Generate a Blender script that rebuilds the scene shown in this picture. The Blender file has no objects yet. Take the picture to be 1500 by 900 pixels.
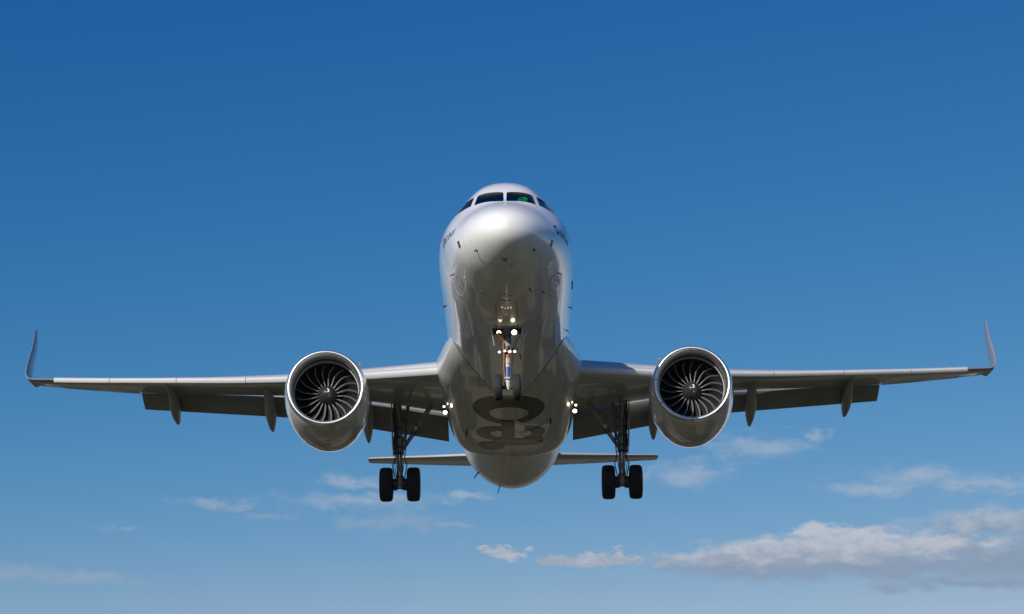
import bpy, bmesh, math, random
from mathutils import Matrix, Vector
random.seed(7)
PI = math.pi
rad = math.radians
scene = bpy.context.scene
col = scene.collection

# ------------------------------------------------------------------ camera
CAM_ELEV = 14.0
CAM_H = 1.7
cam_d = bpy.data.cameras.new('camera')
cam_d.sensor_width = 36.0
cam_d.lens = 36.0 * 3117.2 / 1500.0
cam_d.clip_start = 0.1
cam_d.clip_end = 90000.0
cam = bpy.data.objects.new('camera', cam_d)
col.objects.link(cam)
cam.location = (0, 0, CAM_H)
cam.rotation_euler = (rad(90 + CAM_ELEV), 0, 0)
scene.camera = cam

# ------------------------------------------------------------------ sun and sky
SUN_DIR = Vector((-1.0, -1.68, 0.95)).normalized()       # towards the sun: behind the camera, to its left
SUN_EL = math.asin(SUN_DIR.z)
SUN_AZ = math.atan2(SUN_DIR.x, SUN_DIR.y)
sun_d = bpy.data.lights.new('sun', 'SUN')
sun_d.energy = 4.2
sun_d.angle = rad(0.53)
sun_d.color = (1.0, 0.94, 0.85)
sun = bpy.data.objects.new('sun', sun_d)
col.objects.link(sun)
sun.location = SUN_DIR * 200
sun.rotation_euler = (-SUN_DIR).to_track_quat('-Z', 'Y').to_euler()

scene.view_settings.view_transform = 'Standard'
scene.view_settings.look = 'None'
scene.view_settings.exposure = 0.0
scene.view_settings.gamma = 1.0
scene.view_settings.use_curve_mapping = False
scene.cycles.max_bounces = 8
scene.cycles.use_denoising = True

world = bpy.data.worlds.new('World')
scene.world = world
world.use_nodes = True
SKY_STRENGTH = 0.088


class Nodes:
    """small helper to write shader maths"""
    def __init__(self, tree):
        self.t = tree
        self.n = tree.nodes
        self.l = tree.links

    def new(self, kind, **kw):
        nd = self.n.new(kind)
        for k, v in kw.items():
            setattr(nd, k, v)
        return nd

    def put(self, sock, v):
        if isinstance(v, (int, float)):
            sock.default_value = v
        elif isinstance(v, (tuple, list)):
            sock.default_value = v
        else:
            self.l.new(v, sock)

    def m(self, op, a, b=None, c=None, clamp=False):
        nd = self.new('ShaderNodeMath', operation=op, use_clamp=clamp)
        self.put(nd.inputs[0], a)
        if b is not None:
            self.put(nd.inputs[1], b)
        if c is not None:
            self.put(nd.inputs[2], c)
        return nd.outputs[0]

    def ramp(self, x, lo, hi, to0=0.0, to1=1.0, smooth=True):
        nd = self.new('ShaderNodeMapRange')
        nd.interpolation_type = 'SMOOTHSTEP' if smooth else 'LINEAR'
        self.put(nd.inputs[0], x)
        for i, q in zip((1, 2, 3, 4), (lo, hi, to0, to1)):
            self.put(nd.inputs[i], q)
        return nd.outputs[0]

    def xyz(self, v):
        nd = self.new('ShaderNodeSeparateXYZ')
        self.l.new(v, nd.inputs[0])
        return nd.outputs

    def vec(self, x, y, z):
        nd = self.new('ShaderNodeCombineXYZ')
        for i, q in enumerate((x, y, z)):
            self.put(nd.inputs[i], q)
        return nd.outputs[0]

    def noise(self, v, scale, detail=4, rough=0.55, dist=0.0):
        nd = self.new('ShaderNodeTexNoise')
        self.l.new(v, nd.inputs['Vector'])
        nd.inputs['Scale'].default_value = scale
        nd.inputs['Detail'].default_value = detail
        nd.inputs['Roughness'].default_value = rough
        nd.inputs['Distortion'].default_value = dist
        return nd.outputs[0]

    def mix(self, f, a, b):
        nd = self.new('ShaderNodeMix', data_type='RGBA')
        self.put(nd.inputs[0], f)
        self.put(nd.inputs[6], a if not isinstance(a, tuple) else (*a[:3], 1))
        self.put(nd.inputs[7], b if not isinstance(b, tuple) else (*b[:3], 1))
        return nd.outputs[2]


def build_world():
    g = Nodes(world.node_tree)
    g.n.clear()
    out = g.new('ShaderNodeOutputWorld')
    sky = g.new('ShaderNodeTexSky', sky_type='NISHITA', sun_disc=False)
    sky.sun_elevation = SUN_EL
    sky.sun_rotation = SUN_AZ
    sky.altitude = 1200.0
    sky.air_density = 1.0
    sky.dust_density = 0.35
    sky.ozone_density = 3.0
    bg = g.new('ShaderNodeBackground')
    bg.inputs[1].default_value = 0.1
    # deep, clear (polarised) blue: each channel of the sky gets its own contrast
    sc_ = g.new('ShaderNodeSeparateColor')
    cc_ = g.new('ShaderNodeCombineColor')
    g.l.new(sky.outputs[0], sc_.inputs[0])
    ch = []
    for i, (k, pw) in enumerate(((3.02, 2.33), (0.808, 1.155), (0.705, 0.68))):
        v = g.m('MINIMUM', g.m('MULTIPLY', sc_.outputs[i], SKY_STRENGTH), 1.5)
        ch.append(g.m('MULTIPLY', g.m('POWER', v, pw), k / 0.1))
    ch[0] = g.m('MINIMUM', ch[0], g.m('MULTIPLY', ch[1], 0.98))
    ch[2] = g.m('MAXIMUM', ch[2], g.m('MULTIPLY', ch[1], 1.02))
    for i in range(3):
        g.l.new(ch[i], cc_.inputs[i])
    g.l.new(cc_.outputs[0], bg.inputs[0])
    # --- fair-weather clouds low in the sky, by direction (degrees of azimuth and elevation)
    tc = g.new('ShaderNodeTexCoord')
    x, y, z = g.xyz(tc.outputs['Generated'])
    az = g.m('MULTIPLY', g.m('ARCTAN2', x, y), 180 / PI)
    el = g.m('MULTIPLY', g.m('ARCSINE', z), 180 / PI)
    p = g.vec(az, g.m('MULTIPLY', el, 2.0), 0.0)
    n_big = g.noise(p, 0.55, 5, 0.6, 0.2)
    n_fine = g.noise(p, 1.7, 7, 0.62, 0.15)
    n_all = g.m('ADD', g.m('MULTIPLY', n_big, 0.55), g.m('MULTIPLY', n_fine, 0.45))

    w1 = g.noise(p, 0.8, 4, 0.6)
    w2 = g.noise(g.vec(g.m('ADD', az, 31.0), g.m('MULTIPLY', el, 2.0), 5.0), 0.9, 4, 0.6)
    az_t, el_t = az, el
    az = g.m('ADD', az, g.m('MULTIPLY', g.m('SUBTRACT', w1, 0.5), 3.6))
    el = g.m('ADD', el, g.m('MULTIPLY', g.m('SUBTRACT', w2, 0.5), 0.9))

    def blob(a0, e0, ra, re):
        da = g.m('MULTIPLY', g.m('SUBTRACT', az, a0), 1 / ra)
        de = g.m('MULTIPLY', g.m('SUBTRACT', el, e0), 1 / re)
        d = g.m('ADD', g.m('MULTIPLY', da, da), g.m('MULTIPLY', de, de))
        return g.m('SUBTRACT', 1.0, g.m('SQRT', d))

    def bank(lst):
        r = None
        for b in lst:
            q = blob(*b)
            r = q if r is None else g.m('SMOOTH_MAX', r, q, 0.25)
        return r

    CUM, GREY, WISP = CLOUDS
    lit = (0.50, 0.53, 0.60)
    shade = (0.235, 0.30, 0.41)
    prev = bg.outputs[0]
    # grey flat bank, then the puffy bank in front, then the wisps
    for lst, k, lo, hi, op, shade_amt in ((WISP, 1.9, 0.0, 1.05, 0.44, 0.35), (GREY, 1.5, 0.0, 0.85, 0.80, 0.75), (CUM, 1.5, 0.08, 0.65, 0.93, 0.5)):
        b = bank(lst)
        d = g.m('ADD', b, g.m('MULTIPLY', g.m('SUBTRACT', n_all, 0.5), k))
        dens = g.m('MULTIPLY', g.ramp(d, lo, hi), op)
        cg = g.new('ShaderNodeBackground')
        # undersides greyer, tops paler, broken up by the fine noise
        base = lst[0]
        h = g.m('ADD', g.m('MULTIPLY', g.m('SUBTRACT', el, base[1]), 0.9 / base[3]), g.m('MULTIPLY', g.m('SUBTRACT', n_fine, 0.5), 3.0))
        f = g.ramp(h, -0.9, 0.8, shade_amt + 0.2, max(0.0, shade_amt - 0.55))
        g.l.new(g.mix(f, lit, shade), cg.inputs[0])
        cg.inputs[1].default_value = 1.0
        mx = g.new('ShaderNodeMixShader')
        g.l.new(dens, mx.inputs[0])
        g.l.new(prev, mx.inputs[1])
        g.l.new(cg.outputs[0], mx.inputs[2])
        prev = mx.outputs[0]
    g.l.new(prev, out.inputs[0])


# azimuth, elevation, half width, half height in degrees
CUM = [(8.8, 7.42, 5.6, 0.60), (8.4, 7.86, 1.25, 0.40), (9.7, 7.8, 1.5, 0.36), (7.4, 7.62, 1.4, 0.30), (11.3, 7.50, 1.9, 0.36), (5.2, 7.26, 2.4, 0.32), (3.05, 7.30, 0.6, 0.28),
       (1.6, 7.24, 1.6, 0.20), (-0.45, 7.45, 0.85, 0.26), (2.4, 7.18, 1.4, 0.18)]
GREY = [(12.9, 7.95, 3.6, 0.55), (9.5, 6.95, 6.0, 0.5), (6.0, 7.0, 3.2, 0.28), (13.2, 7.0, 3.4, 0.8), (12.0, 6.5, 3.4, 0.30)]
WISP = [(-4.2, 8.75, 3.0, 0.34), (-3.0, 8.2, 2.2, 0.34), (-6.6, 8.38, 1.2, 0.24), (-8.0, 8.7, 1.5, 0.18), (-10.6, 7.9, 1.0, 0.18), (-13.4, 6.65, 2.0, 0.42), (-11.0, 6.6, 2.2, 0.26),
        (-4.2, 9.35, 1.4, 0.26), (-1.3, 8.9, 0.9, 0.22), (4.6, 9.5, 2.0, 0.5), (6.6, 10.2, 1.9, 0.5), (8.2, 10.5, 0.9, 0.22), (10.9, 9.3, 2.2, 0.45), (9.6, 9.0, 1.9, 0.32), (12.6, 9.0, 1.8, 0.36), (-1.4, 8.1, 0.8, 0.2)]
CLOUDS = (CUM, GREY, WISP)
build_world()


# ------------------------------------------------------------------ materials
def material(name, base, rough=0.4, metal=0.0, coat=0.0, coat_rough=0.05, spec=0.5, vary=0.0, vscale=1.0, bump=0.0, bscale=3.0, emit=None, estr=0.0, streak=0.0):
    mt = bpy.data.materials.new(name)
    mt.use_nodes = True
    g = Nodes(mt.node_tree)
    b = g.n['Principled BSDF']
    b.inputs['Base Color'].default_value = (*base, 1)
    b.inputs['Roughness'].default_value = rough
    b.inputs['Metallic'].default_value = metal
    b.inputs['Specular IOR Level'].default_value = spec
    b.inputs['Coat Weight'].default_value = coat
    b.inputs['Coat Roughness'].default_value = coat_rough
    tc = g.new('ShaderNodeTexCoord')
    if vary or streak:
        n = g.noise(tc.outputs['Object'], vscale, 6, 0.6)
        f = g.ramp(n, 0.35, 0.7)
        if streak:
            mp = g.new('ShaderNodeMapping')
            mp.inputs['Scale'].default_value = (3.5, 0.35, 3.5)
            g.l.new(tc.outputs['Object'], mp.inputs[0])
            n2 = g.noise(mp.outputs[0], 1.0, 6, 0.65)
            f = g.m('ADD', g.m('MULTIPLY', f, vary), g.m('MULTIPLY', g.ramp(n2, 0.5, 0.78), streak), clamp=True)
        else:
            f = g.m('MULTIPLY', f, vary)
        dk = tuple(c * 0.45 for c in base)
        g.l.new(g.mix(f, base, dk), b.inputs['Base Color'])
        g.l.new(g.m('ADD', g.m('MULTIPLY', f, 0.35), rough), b.inputs['Roughness'])
    if bump:
        bn = g.new('ShaderNodeBump')
        bn.inputs['Strength'].default_value = 1.0
        bn.inputs['Distance'].default_value = bump
        g.l.new(g.noise(tc.outputs['Object'], bscale, 3, 0.5), bn.inputs['Height'])
        g.l.new(bn.outputs[0], b.inputs['Normal'])
        if coat:
            g.l.new(bn.outputs[0], b.inputs['Coat Normal'])
    if emit:
        b.inputs['Emission Color'].default_value = (*emit, 1)
        b.inputs['Emission Strength'].default_value = estr
    return mt


def fuselage_paint(name, base):
    """white gloss paint, thin panel joints at frame stations, oil and dirt streaks running aft under the belly"""
    mt = material(name, base, 0.32, coat=1.0, coat_rough=0.03)
    mt.node_tree.nodes['Principled BSDF'].inputs['Coat IOR'].default_value = 1.8
    g = Nodes(mt.node_tree)
    b = g.n['Principled BSDF']
    tc = g.new('ShaderNodeTexCoord')
    x, y, z = g.xyz(tc.outputs['Object'])
    line = None
    for s0 in (1.115, 2.9, 4.6, 6.55, 8.2, 10.0, 12.4, 15.2, 18.1, 20.9, 23.8, 26.2, 28.4, 30.8):
        q = g.m('LESS_THAN', g.m('ABSOLUTE', g.m('SUBTRACT', y, s0)), 0.008)
        line = q if line is None else g.m('MAXIMUM', line, q)
    for x0 in (0.0, 0.95, 1.55):
        q = g.m('LESS_THAN', g.m('ABSOLUTE', g.m('SUBTRACT', g.m('ABSOLUTE', x), x0)), 0.007)
        q = g.m('MULTIPLY', q, g.m('LESS_THAN', z, -0.9))
        q = g.m('MULTIPLY', q, g.m('GREATER_THAN', y, 1.2))
        line = g.m('MAXIMUM', line, q)
    mp = g.new('ShaderNodeMapping')
    mp.inputs['Scale'].default_value = (4.0, 0.22, 4.0)
    g.l.new(tc.outputs['Object'], mp.inputs[0])
    st = g.ramp(g.noise(mp.outputs[0], 1.2, 7, 0.7), 0.50, 0.80)
    bot = g.m('MULTIPLY', g.ramp(z, -0.9, -1.7), g.ramp(y, 2.0, 9.0, 0.15, 1.0))
    dirt = g.m('MULTIPLY', g.m('MULTIPLY', st, bot), 0.65)
    f = g.m('MAXIMUM', g.m('MULTIPLY', line, 0.32), dirt)
    g.l.new(g.mix(f, base, (0.16, 0.145, 0.12)), b.inputs['Base Color'])
    # the oily belly behind the gear is duller, and so is the nose
    grime = g.m('MULTIPLY', g.ramp(z, -0.2, -1.5), g.ramp(y, 15.0, 22.0))
    g.l.new(g.m('SUBTRACT', 1.0, g.m('MULTIPLY', grime, 0.75)), b.inputs['Coat Weight'])
    g.l.new(g.m('ADD', g.ramp(y, 1.1, 3.6, 0.20, 0.03), g.m('MULTIPLY', grime, 0.12)), b.inputs['Coat Roughness'])
    g.l.new(g.m('ADD', 0.32, g.m('MULTIPLY', g.m('MAXIMUM', grime, dirt), 0.25)), b.inputs['Roughness'])
    bn = g.new('ShaderNodeBump')
    bn.inputs['Strength'].default_value = 1.0
    bn.inputs['Distance'].default_value = 0.006
    mp2 = g.new('ShaderNodeMapping')
    mp2.inputs['Scale'].default_value = (1.6, 0.7, 1.6)
    g.l.new(tc.outputs['Object'], mp2.inputs[0])
    g.l.new(g.noise(mp2.outputs[0], 1.0, 2, 0.5), bn.inputs['Height'])
    g.l.new(bn.outputs[0], b.inputs['Coat Normal'])
    g.l.new(bn.outputs[0], b.inputs['Normal'])
    return mt


def window_glass():
    mt = bpy.data.materials.new('cockpit_glass')
    mt.use_nodes = True
    g = Nodes(mt.node_tree)
    g.n.clear()
    out = g.new('ShaderNodeOutputMaterial')
    tr = g.new('ShaderNodeBsdfTransparent')
    tr.inputs[0].default_value = (0.62, 0.74, 0.74, 1)
    gl = g.new('ShaderNodeBsdfGlossy')
    gl.inputs['Roughness'].default_value = 0.01
    fr = g.new('ShaderNodeLayerWeight')
    fr.inputs[0].default_value = 0.5
    refl = g.m('ADD', 0.06, g.m('MULTIPLY', g.m('POWER', fr.outputs['Facing'], 4.0), 0.8))
    mx = g.new('ShaderNodeMixShader')
    g.l.new(refl, mx.inputs[0])
    g.l.new(tr.outputs[0], mx.inputs[1])
    g.l.new(gl.outputs[0], mx.inputs[2])
    g.l.new(mx.outputs[0], out.inputs[0])
    return mt


M = {}
M['white'] = fuselage_paint('white_gloss_paint', (0.86, 0.86, 0.85))
M['radome'] = material('radome_paint', (0.86, 0.86, 0.85), 0.32, coat=1.0, coat_rough=0.2)
M['radome'].node_tree.nodes['Principled BSDF'].inputs['Coat IOR'].default_value = 1.7
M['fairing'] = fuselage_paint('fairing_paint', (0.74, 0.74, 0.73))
M['cowl'] = material('cowl_paint', (0.72, 0.72, 0.70), 0.3, coat=1.0, coat_rough=0.025, vary=0.10, vscale=1.5, streak=0.18, bump=0.007, bscale=1.5)
M['sharklet'] = material('sharklet_paint', (0.25, 0.265, 0.285), 0.33, coat=0.6, coat_rough=0.05, vary=0.1, vscale=2.0)
M['wing'] = material('wing_grey_paint', (0.52, 0.53, 0.53), 0.33, coat=0.8, coat_rough=0.05, vary=0.18, vscale=0.9, streak=0.3, bump=0.004, bscale=1.2)
M['slat'] = material('slat_pale_paint', (0.63, 0.63, 0.625), 0.28, coat=0.5, coat_rough=0.08, vary=0.08, vscale=2.0)
M['flap'] = material('flap_grey_paint', (0.27, 0.275, 0.275), 0.5, vary=0.25, vscale=1.6, streak=0.35)
M['fairing_grey'] = material('track_fairing_paint', (0.36, 0.365, 0.36), 0.4, vary=0.2, vscale=2.0)
M['lip'] = material('polished_metal', (0.93, 0.93, 0.93), 0.38, metal=1.0, vary=0.05, vscale=4)
M['liner'] = material('inlet_liner', (0.30, 0.31, 0.31), 0.55)
M['liner_dark_shaded'] = material('dark_and_shaded_liner', (0.05, 0.052, 0.055), 0.6)  # dark duct walls; also carries the lip's shade in the inlet
M['case_ring'] = material('fan_case_ring', (0.34, 0.37, 0.36), 0.45)
M['blade'] = material('fan_blade_dark', (0.028, 0.029, 0.032), 0.42)
M['blade_edge'] = material('fan_blade_edge', (0.36, 0.35, 0.34), 0.42, metal=0.4)
M['spinner'] = material('spinner_dark', (0.035, 0.036, 0.038), 0.32)
M['hot_metal'] = material('nozzle_metal', (0.30, 0.27, 0.24), 0.4, metal=0.9, vary=0.3, vscale=3)
M['tyre'] = material('tyre_rubber', (0.022, 0.022, 0.024), 0.75, vary=0.2, vscale=6)
M['hub'] = material('wheel_hub', (0.45, 0.45, 0.44), 0.4, metal=0.6)
M['strut'] = material('gear_grey_paint', (0.30, 0.31, 0.31), 0.4, vary=0.35, vscale=6)
M['strut_pale'] = material('gear_pale_paint', (0.62, 0.62, 0.60), 0.38, vary=0.25, vscale=8)
M['chrome'] = material('chrome_piston', (0.75, 0.76, 0.78), 0.14, metal=1.0)
M['dark_metal'] = material('dark_fittings', (0.055, 0.055, 0.058), 0.5, metal=0.3)
M['orange'] = material('orange_hose', (0.42, 0.12, 0.04), 0.5)
M['red'] = material('red_tag', (0.55, 0.05, 0.04), 0.5)
M['tan'] = material('tan_sleeve', (0.50, 0.40, 0.30), 0.5)
M['blue'] = material('blue_sleeve', (0.05, 0.12, 0.32), 0.45)
M['black'] = material('black_rubber', (0.015, 0.015, 0.016), 0.6)
M['probe'] = material('probe_metal', (0.10, 0.10, 0.105), 0.4, metal=0.6)
M['mark'] = material('dark_marking', (0.085, 0.078, 0.066), 0.4, vary=0.3, vscale=1.5, streak=0.35, coat=0.6, coat_rough=0.05)
M['lettering'] = material('navy_lettering', (0.03, 0.035, 0.12), 0.45)
M['seam'] = material('seam_grey', (0.20, 0.20, 0.19), 0.5)
M['panel_edge'] = material('panel_edge_grey', (0.42, 0.42, 0.41), 0.4)
M['interior'] = material('flight_deck_lining', (0.06, 0.065, 0.07), 0.7)
M['shield'] = material('glareshield_trim', (0.16, 0.16, 0.15), 0.6)
M['glass'] = window_glass()
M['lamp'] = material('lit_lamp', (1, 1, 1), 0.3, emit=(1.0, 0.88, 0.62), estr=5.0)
M['lamp_small'] = material('lit_small_lamp', (1, 1, 1), 0.3, emit=(1.0, 0.84, 0.62), estr=1.5)
M['screen'] = material('green_display', (0.0, 0.02, 0.01), 0.2, emit=(0.02, 0.75, 0.16), estr=0.4)
M['swirl'] = material('white_swirl', (0.85, 0.85, 0.85), 0.4)
M['well'] = material('wheel_bay_lining', (0.10, 0.10, 0.095), 0.7)


# ------------------------------------------------------------------ mesh building
class MB:
    def __init__(self, flip=False):
        self.v, self.f, self.mi, self.flip = [], [], [], flip

    def add(self, vs, fs, mi=0):
        o = len(self.v)
        if self.flip:
            self.v += [(-p[0], p[1], p[2]) for p in vs]
            self.f += [tuple(o + i for i in reversed(q)) for q in fs]
        else:
            self.v += [tuple(p) for p in vs]
            self.f += [tuple(o + i for i in q) for q in fs]
        self.mi += [mi] * len(fs) if isinstance(mi, int) else list(mi)

    def loft(self, rings, closed=True, cap0=True, cap1=True, mi=0, mif=None):
        n = len(rings[0])
        vs = [p for r in rings for p in r]
        fs, ms = [], []
        for i in range(len(rings) - 1):
            for j in range(n if closed else n - 1):
                k = (j + 1) % n
                fs.append((i * n + j, i * n + k, (i + 1) * n + k, (i + 1) * n + j))
                ms.append(mif(i, j) if mif else mi)
        if cap0 and closed:
            fs.append(tuple(range(n - 1, -1, -1)))
            ms.append(mi)
        if cap1 and closed:
            fs.append(tuple((len(rings) - 1) * n + j for j in range(n)))
            ms.append(mi)
        self.add(vs, fs, ms)

    def tube(self, path, r, n=12, mi=0, cap=True):
        path = [Vector(p) for p in path]
        rs = r if isinstance(r, (list, tuple)) else [r] * len(path)
        rings = []
        up = Vector((0, 0, 1))
        prev = None
        for i, p in enumerate(path):
            d = (path[min(i + 1, len(path) - 1)] - path[max(i - 1, 0)])
            if d.length < 1e-6:
                d = (path[-1] - path[0])
            d.normalize()
            if prev is None:
                a = d.cross(up)
                if a.length < 1e-3:
                    a = d.cross(Vector((1, 0, 0)))
            else:
                a = prev - d * prev.dot(d)
            a.normalize()
            prev = a
            b = d.cross(a)
            rings.append([p + (a * math.cos(2 * PI * k / n) + b * math.sin(2 * PI * k / n)) * rs[i] for k in range(n)])
        self.loft(rings, True, cap, cap, mi)

    def revolve(self, prof, axis='Y', n=64, o=(0, 0, 0), mi=0, mif=None, cap0=False, cap1=False):
        """prof: (distance along axis, radius)"""
        rings = []
        for a, r in prof:
            ring = []
            for k in range(n):
                c, s = math.cos(2 * PI * k / n), math.sin(2 * PI * k / n)
                if axis == 'Y':
                    p = (o[0] + r * c, o[1] + a, o[2] + r * s)
                elif axis == 'X':
                    p = (o[0] + a, o[1] + r * s, o[2] + r * c)
                else:
                    p = (o[0] + r * s, o[1] + r * c, o[2] + a)
                ring.append(p)
            rings.append(ring[::-1])
        self.loft(rings, True, cap0, cap1, mi, mif)

    def box(self, c, size, rot=None, mi=0):
        vs = []
        for dx in (-.5, .5):
            for dy in (-.5, .5):
                for dz in (-.5, .5):
                    p = Vector((dx * size[0], dy * size[1], dz * size[2]))
                    if rot is not None:
                        p = rot @ p
                    vs.append(Vector(c) + p)
        self.add(vs, [(0, 1, 3, 2), (4, 6, 7, 5), (0, 4, 5, 1), (2, 3, 7, 6), (0, 2, 6, 4), (1, 5, 7, 3)], mi)

    def plate(self, pts, off, mi=0):
        """polygon extruded by vector off"""
        n = len(pts)
        o = Vector(off)
        a = [Vector(p) for p in pts]
        vs = a + [p + o for p in a]
        fs = [tuple(range(n)), tuple(range(2 * n - 1, n - 1, -1))]
        for i in range(n):
            k = (i + 1) % n
            fs.append((i, i + n, k + n, k))
        self.add(vs, fs, mi)

    def build(self, name, mats, parent=None, sharp=35.0, bevel=0.0, fix=True, loc=None):
        me = bpy.data.meshes.new(name)
        me.from_pydata([tuple(p) for p in self.v], [], self.f)
        for m_ in (mats if isinstance(mats, (list, tuple)) else [mats]):
            me.materials.append(M[m_])
        for poly, i in zip(me.polygons, self.mi):
            poly.material_index = i
        me.update()
        bm = bmesh.new()
        bm.from_mesh(me)
        if fix:
            bmesh.ops.recalc_face_normals(bm, faces=bm.faces)
        bm.to_mesh(me)
        bm.free()
        me.shade_smooth()
        me.set_sharp_from_angle(angle=rad(sharp))
        ob = bpy.data.objects.new(name, me)
        col.objects.link(ob)
        if parent:
            ob.parent = parent
        if loc:
            ob.location = loc
        if bevel:
            bv = ob.modifiers.new('bevel', 'BEVEL')
            bv.width = bevel
            bv.segments = 2
            bv.limit_method = 'ANGLE'
            bv.angle_limit = rad(40)
        return ob


def copy_tree(o, parent=None):
    kids = list(o.children)
    c = o.copy()
    col.objects.link(c)
    c.parent = parent
    for ch in kids:
        copy_tree(ch, c)
    return c


def pchip(xs, ys):
    n = len(xs)
    h = [xs[i + 1] - xs[i] for i in range(n - 1)]
    d = [(ys[i + 1] - ys[i]) / h[i] for i in range(n - 1)]
    m = [d[0]] + [0.0] * (n - 2) + [d[-1]]
    for i in range(1, n - 1):
        if d[i - 1] * d[i] > 0:
            w1 = 2 * h[i] + h[i - 1]
            w2 = h[i] + 2 * h[i - 1]
            m[i] = (w1 + w2) / (w1 / d[i - 1] + w2 / d[i])

    def f(x):
        if x <= xs[0]:
            return ys[0]
        if x >= xs[-1]:
            return ys[-1]
        i = 0
        while x > xs[i + 1]:
            i += 1
        t = (x - xs[i]) / h[i]
        return (2 * t**3 - 3 * t * t + 1) * ys[i] + (t**3 - 2 * t * t + t) * h[i] * m[i] + (-2 * t**3 + 3 * t * t) * ys[i + 1] + (t**3 - t * t) * h[i] * m[i + 1]
    return f


def tab(rows):
    xs = [r[0] for r in rows]
    fs = [pchip(xs, [r[k] for r in rows]) for k in range(1, len(rows[0]))]
    return lambda x: [q(x) for q in fs]


# ------------------------------------------------------------------ ground
def build_ground():
    mt = bpy.data.materials.new('dry_grassland')
    mt.use_nodes = True
    g = Nodes(mt.node_tree)
    b = g.n['Principled BSDF']
    tc = g.new('ShaderNodeTexCoord')
    o = tc.outputs['Object']
    n1 = g.noise(o, 0.05, 4, 0.55, 0.8)
    n2 = g.noise(o, 0.4, 6, 0.6)
    n3 = g.noise(o, 6.0, 4, 0.6)
    n4 = g.noise(o, 0.012, 3, 0.5, 0.5)
    # dry straw-coloured grass, greener hollows, dark scrub and woods, bare sandy tracks
    c = g.mix(g.ramp(n2, 0.35, 0.65), (0.230, 0.185, 0.110), (0.120, 0.112, 0.062))
    c = g.mix(g.ramp(n4, 0.56, 0.60), c, (0.300, 0.255, 0.180))
    c = g.mix(g.ramp(n1, 0.46, 0.50), c, (0.020, 0.025, 0.013))
    c = g.mix(g.m('MULTIPLY', g.ramp(n3, 0.4, 0.7), 0.35), c, (0.07, 0.06, 0.035))
    g.l.new(c, b.inputs['Base Color'])
    b.inputs['Roughness'].default_value = 0.95
    b.inputs['Specular IOR Level'].default_value = 0.1
    M['ground'] = mt
    mb = MB()
    R = 30000.0
    n = 72
    rings = []
    for rr in (40, 200, 1000, 5000, R):
        rings.append([(rr * math.cos(2 * PI * k / n), rr * math.sin(2 * PI * k / n), 0) for k in range(n)])
    mb.loft(rings, True, True, False)
    ob = mb.build('ground', 'ground', fix=False)
    if ob.data.polygons[0].normal.z < 0:
        ob.data.flip_normals()
    ob['kind'] = 'structure'
    return ob


build_ground()

# ------------------------------------------------------------------ the airliner
# aircraft frame: X to the picture's right, Y aft from the nose tip, Z up
root = bpy.data.objects.new('airliner', None)
col.objects.link(root)
root['label'] = 'white twin-engine passenger jet on landing approach, wheels and flaps down'
root['category'] = 'airplane'
root.empty_display_size = 2.0
PITCH, ROLL, YAW = -0.3044, -0.0105, -0.0042
rot_cam = Matrix.Rotation(ROLL, 4, 'Y') @ Matrix.Rotation(PITCH, 4, 'X') @ Matrix.Rotation(YAW, 4, 'Z')
root.matrix_world = Matrix.Translation((0, 0, CAM_H)) @ Matrix.Rotation(rad(CAM_ELEV), 4, 'X') @ Matrix.Translation((-0.2014, 56.934, 2.8963)) @ rot_cam

FUS = [  # s, top, bottom, half width, flattening of the shoulders by the flat cockpit windows
    (0.0, -0.72, -0.72, 0.0, 0), (0.05, -0.52, -0.92, 0.23, 0), (0.15, -0.37, -1.05, 0.42, 0), (0.3, -0.22, -1.16, 0.61, 0), (0.6, -0.01, -1.31, 0.86, 0), (1.0, 0.21, -1.46, 1.10, 0.005),
    (1.5, 0.45, -1.60, 1.34, 0.04), (1.75, 0.60, -1.65, 1.44, 0.07), (2.0, 0.81, -1.70, 1.52, 0.10), (2.4, 1.16, -1.77, 1.63, 0.13), (2.8, 1.46, -1.84, 1.72, 0.15), (3.3, 1.71, -1.90, 1.80, 0.16), (4.0, 1.90, -1.98, 1.89, 0.145),
    (5.0, 2.02, -2.04, 1.955, 0.06), (6.2, 2.07, -2.07, 1.975, 0.02), (8.0, 2.07, -2.07, 1.975, 0), (12.0, 2.07, -2.07, 1.975, 0), (23.8, 2.07, -2.07, 1.975, 0), (25.0, 2.07, -2.05, 1.97, 0), (26.5, 2.07, -1.91, 1.92, 0), (28.0, 2.07, -1.66, 1.80, 0),
    (30.0, 2.05, -1.22, 1.56, 0), (32.0, 2.00, -0.70, 1.24, 0), (34.0, 1.91, -0.14, 0.88, 0), (36.0, 1.76, 0.47, 0.50, 0), (37.2, 1.55, 0.88, 0.25, 0), (37.57, 1.30, 1.10, 0.08, 0)]
_fus = tab([(math.sqrt(r[0]),) + r[1:] for r in FUS])


def fus(s):
    return _fus(math.sqrt(max(s, 0.0)))


def fus_pt(s, a, grow=0.0):
    """a: angle from +X towards up"""
    t, b, w, n = fus(s)
    zc, h = (t + b) / 2, (t - b) / 2
    c, q = math.cos(a), math.sin(a)
    x = (w + grow) * c * (1 - (n * math.sin(2 * a) ** 2 if q > 0 else 0))
    z = zc + (h + grow) * q
    return Vector((x, s, z))


def fus_normal(s, a):
    d = 1e-3
    u = fus_pt(s + d, a) - fus_pt(s - d if s > d else s, a)
    w = fus_pt(s, a + d) - fus_pt(s, a - d)
    return w.cross(u).normalized() * (1 if w.cross(u).dot(fus_pt(s, a) - Vector((0, s + 0.01, (fus(s)[0] + fus(s)[1]) / 2))) > 0 else -1)


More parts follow.
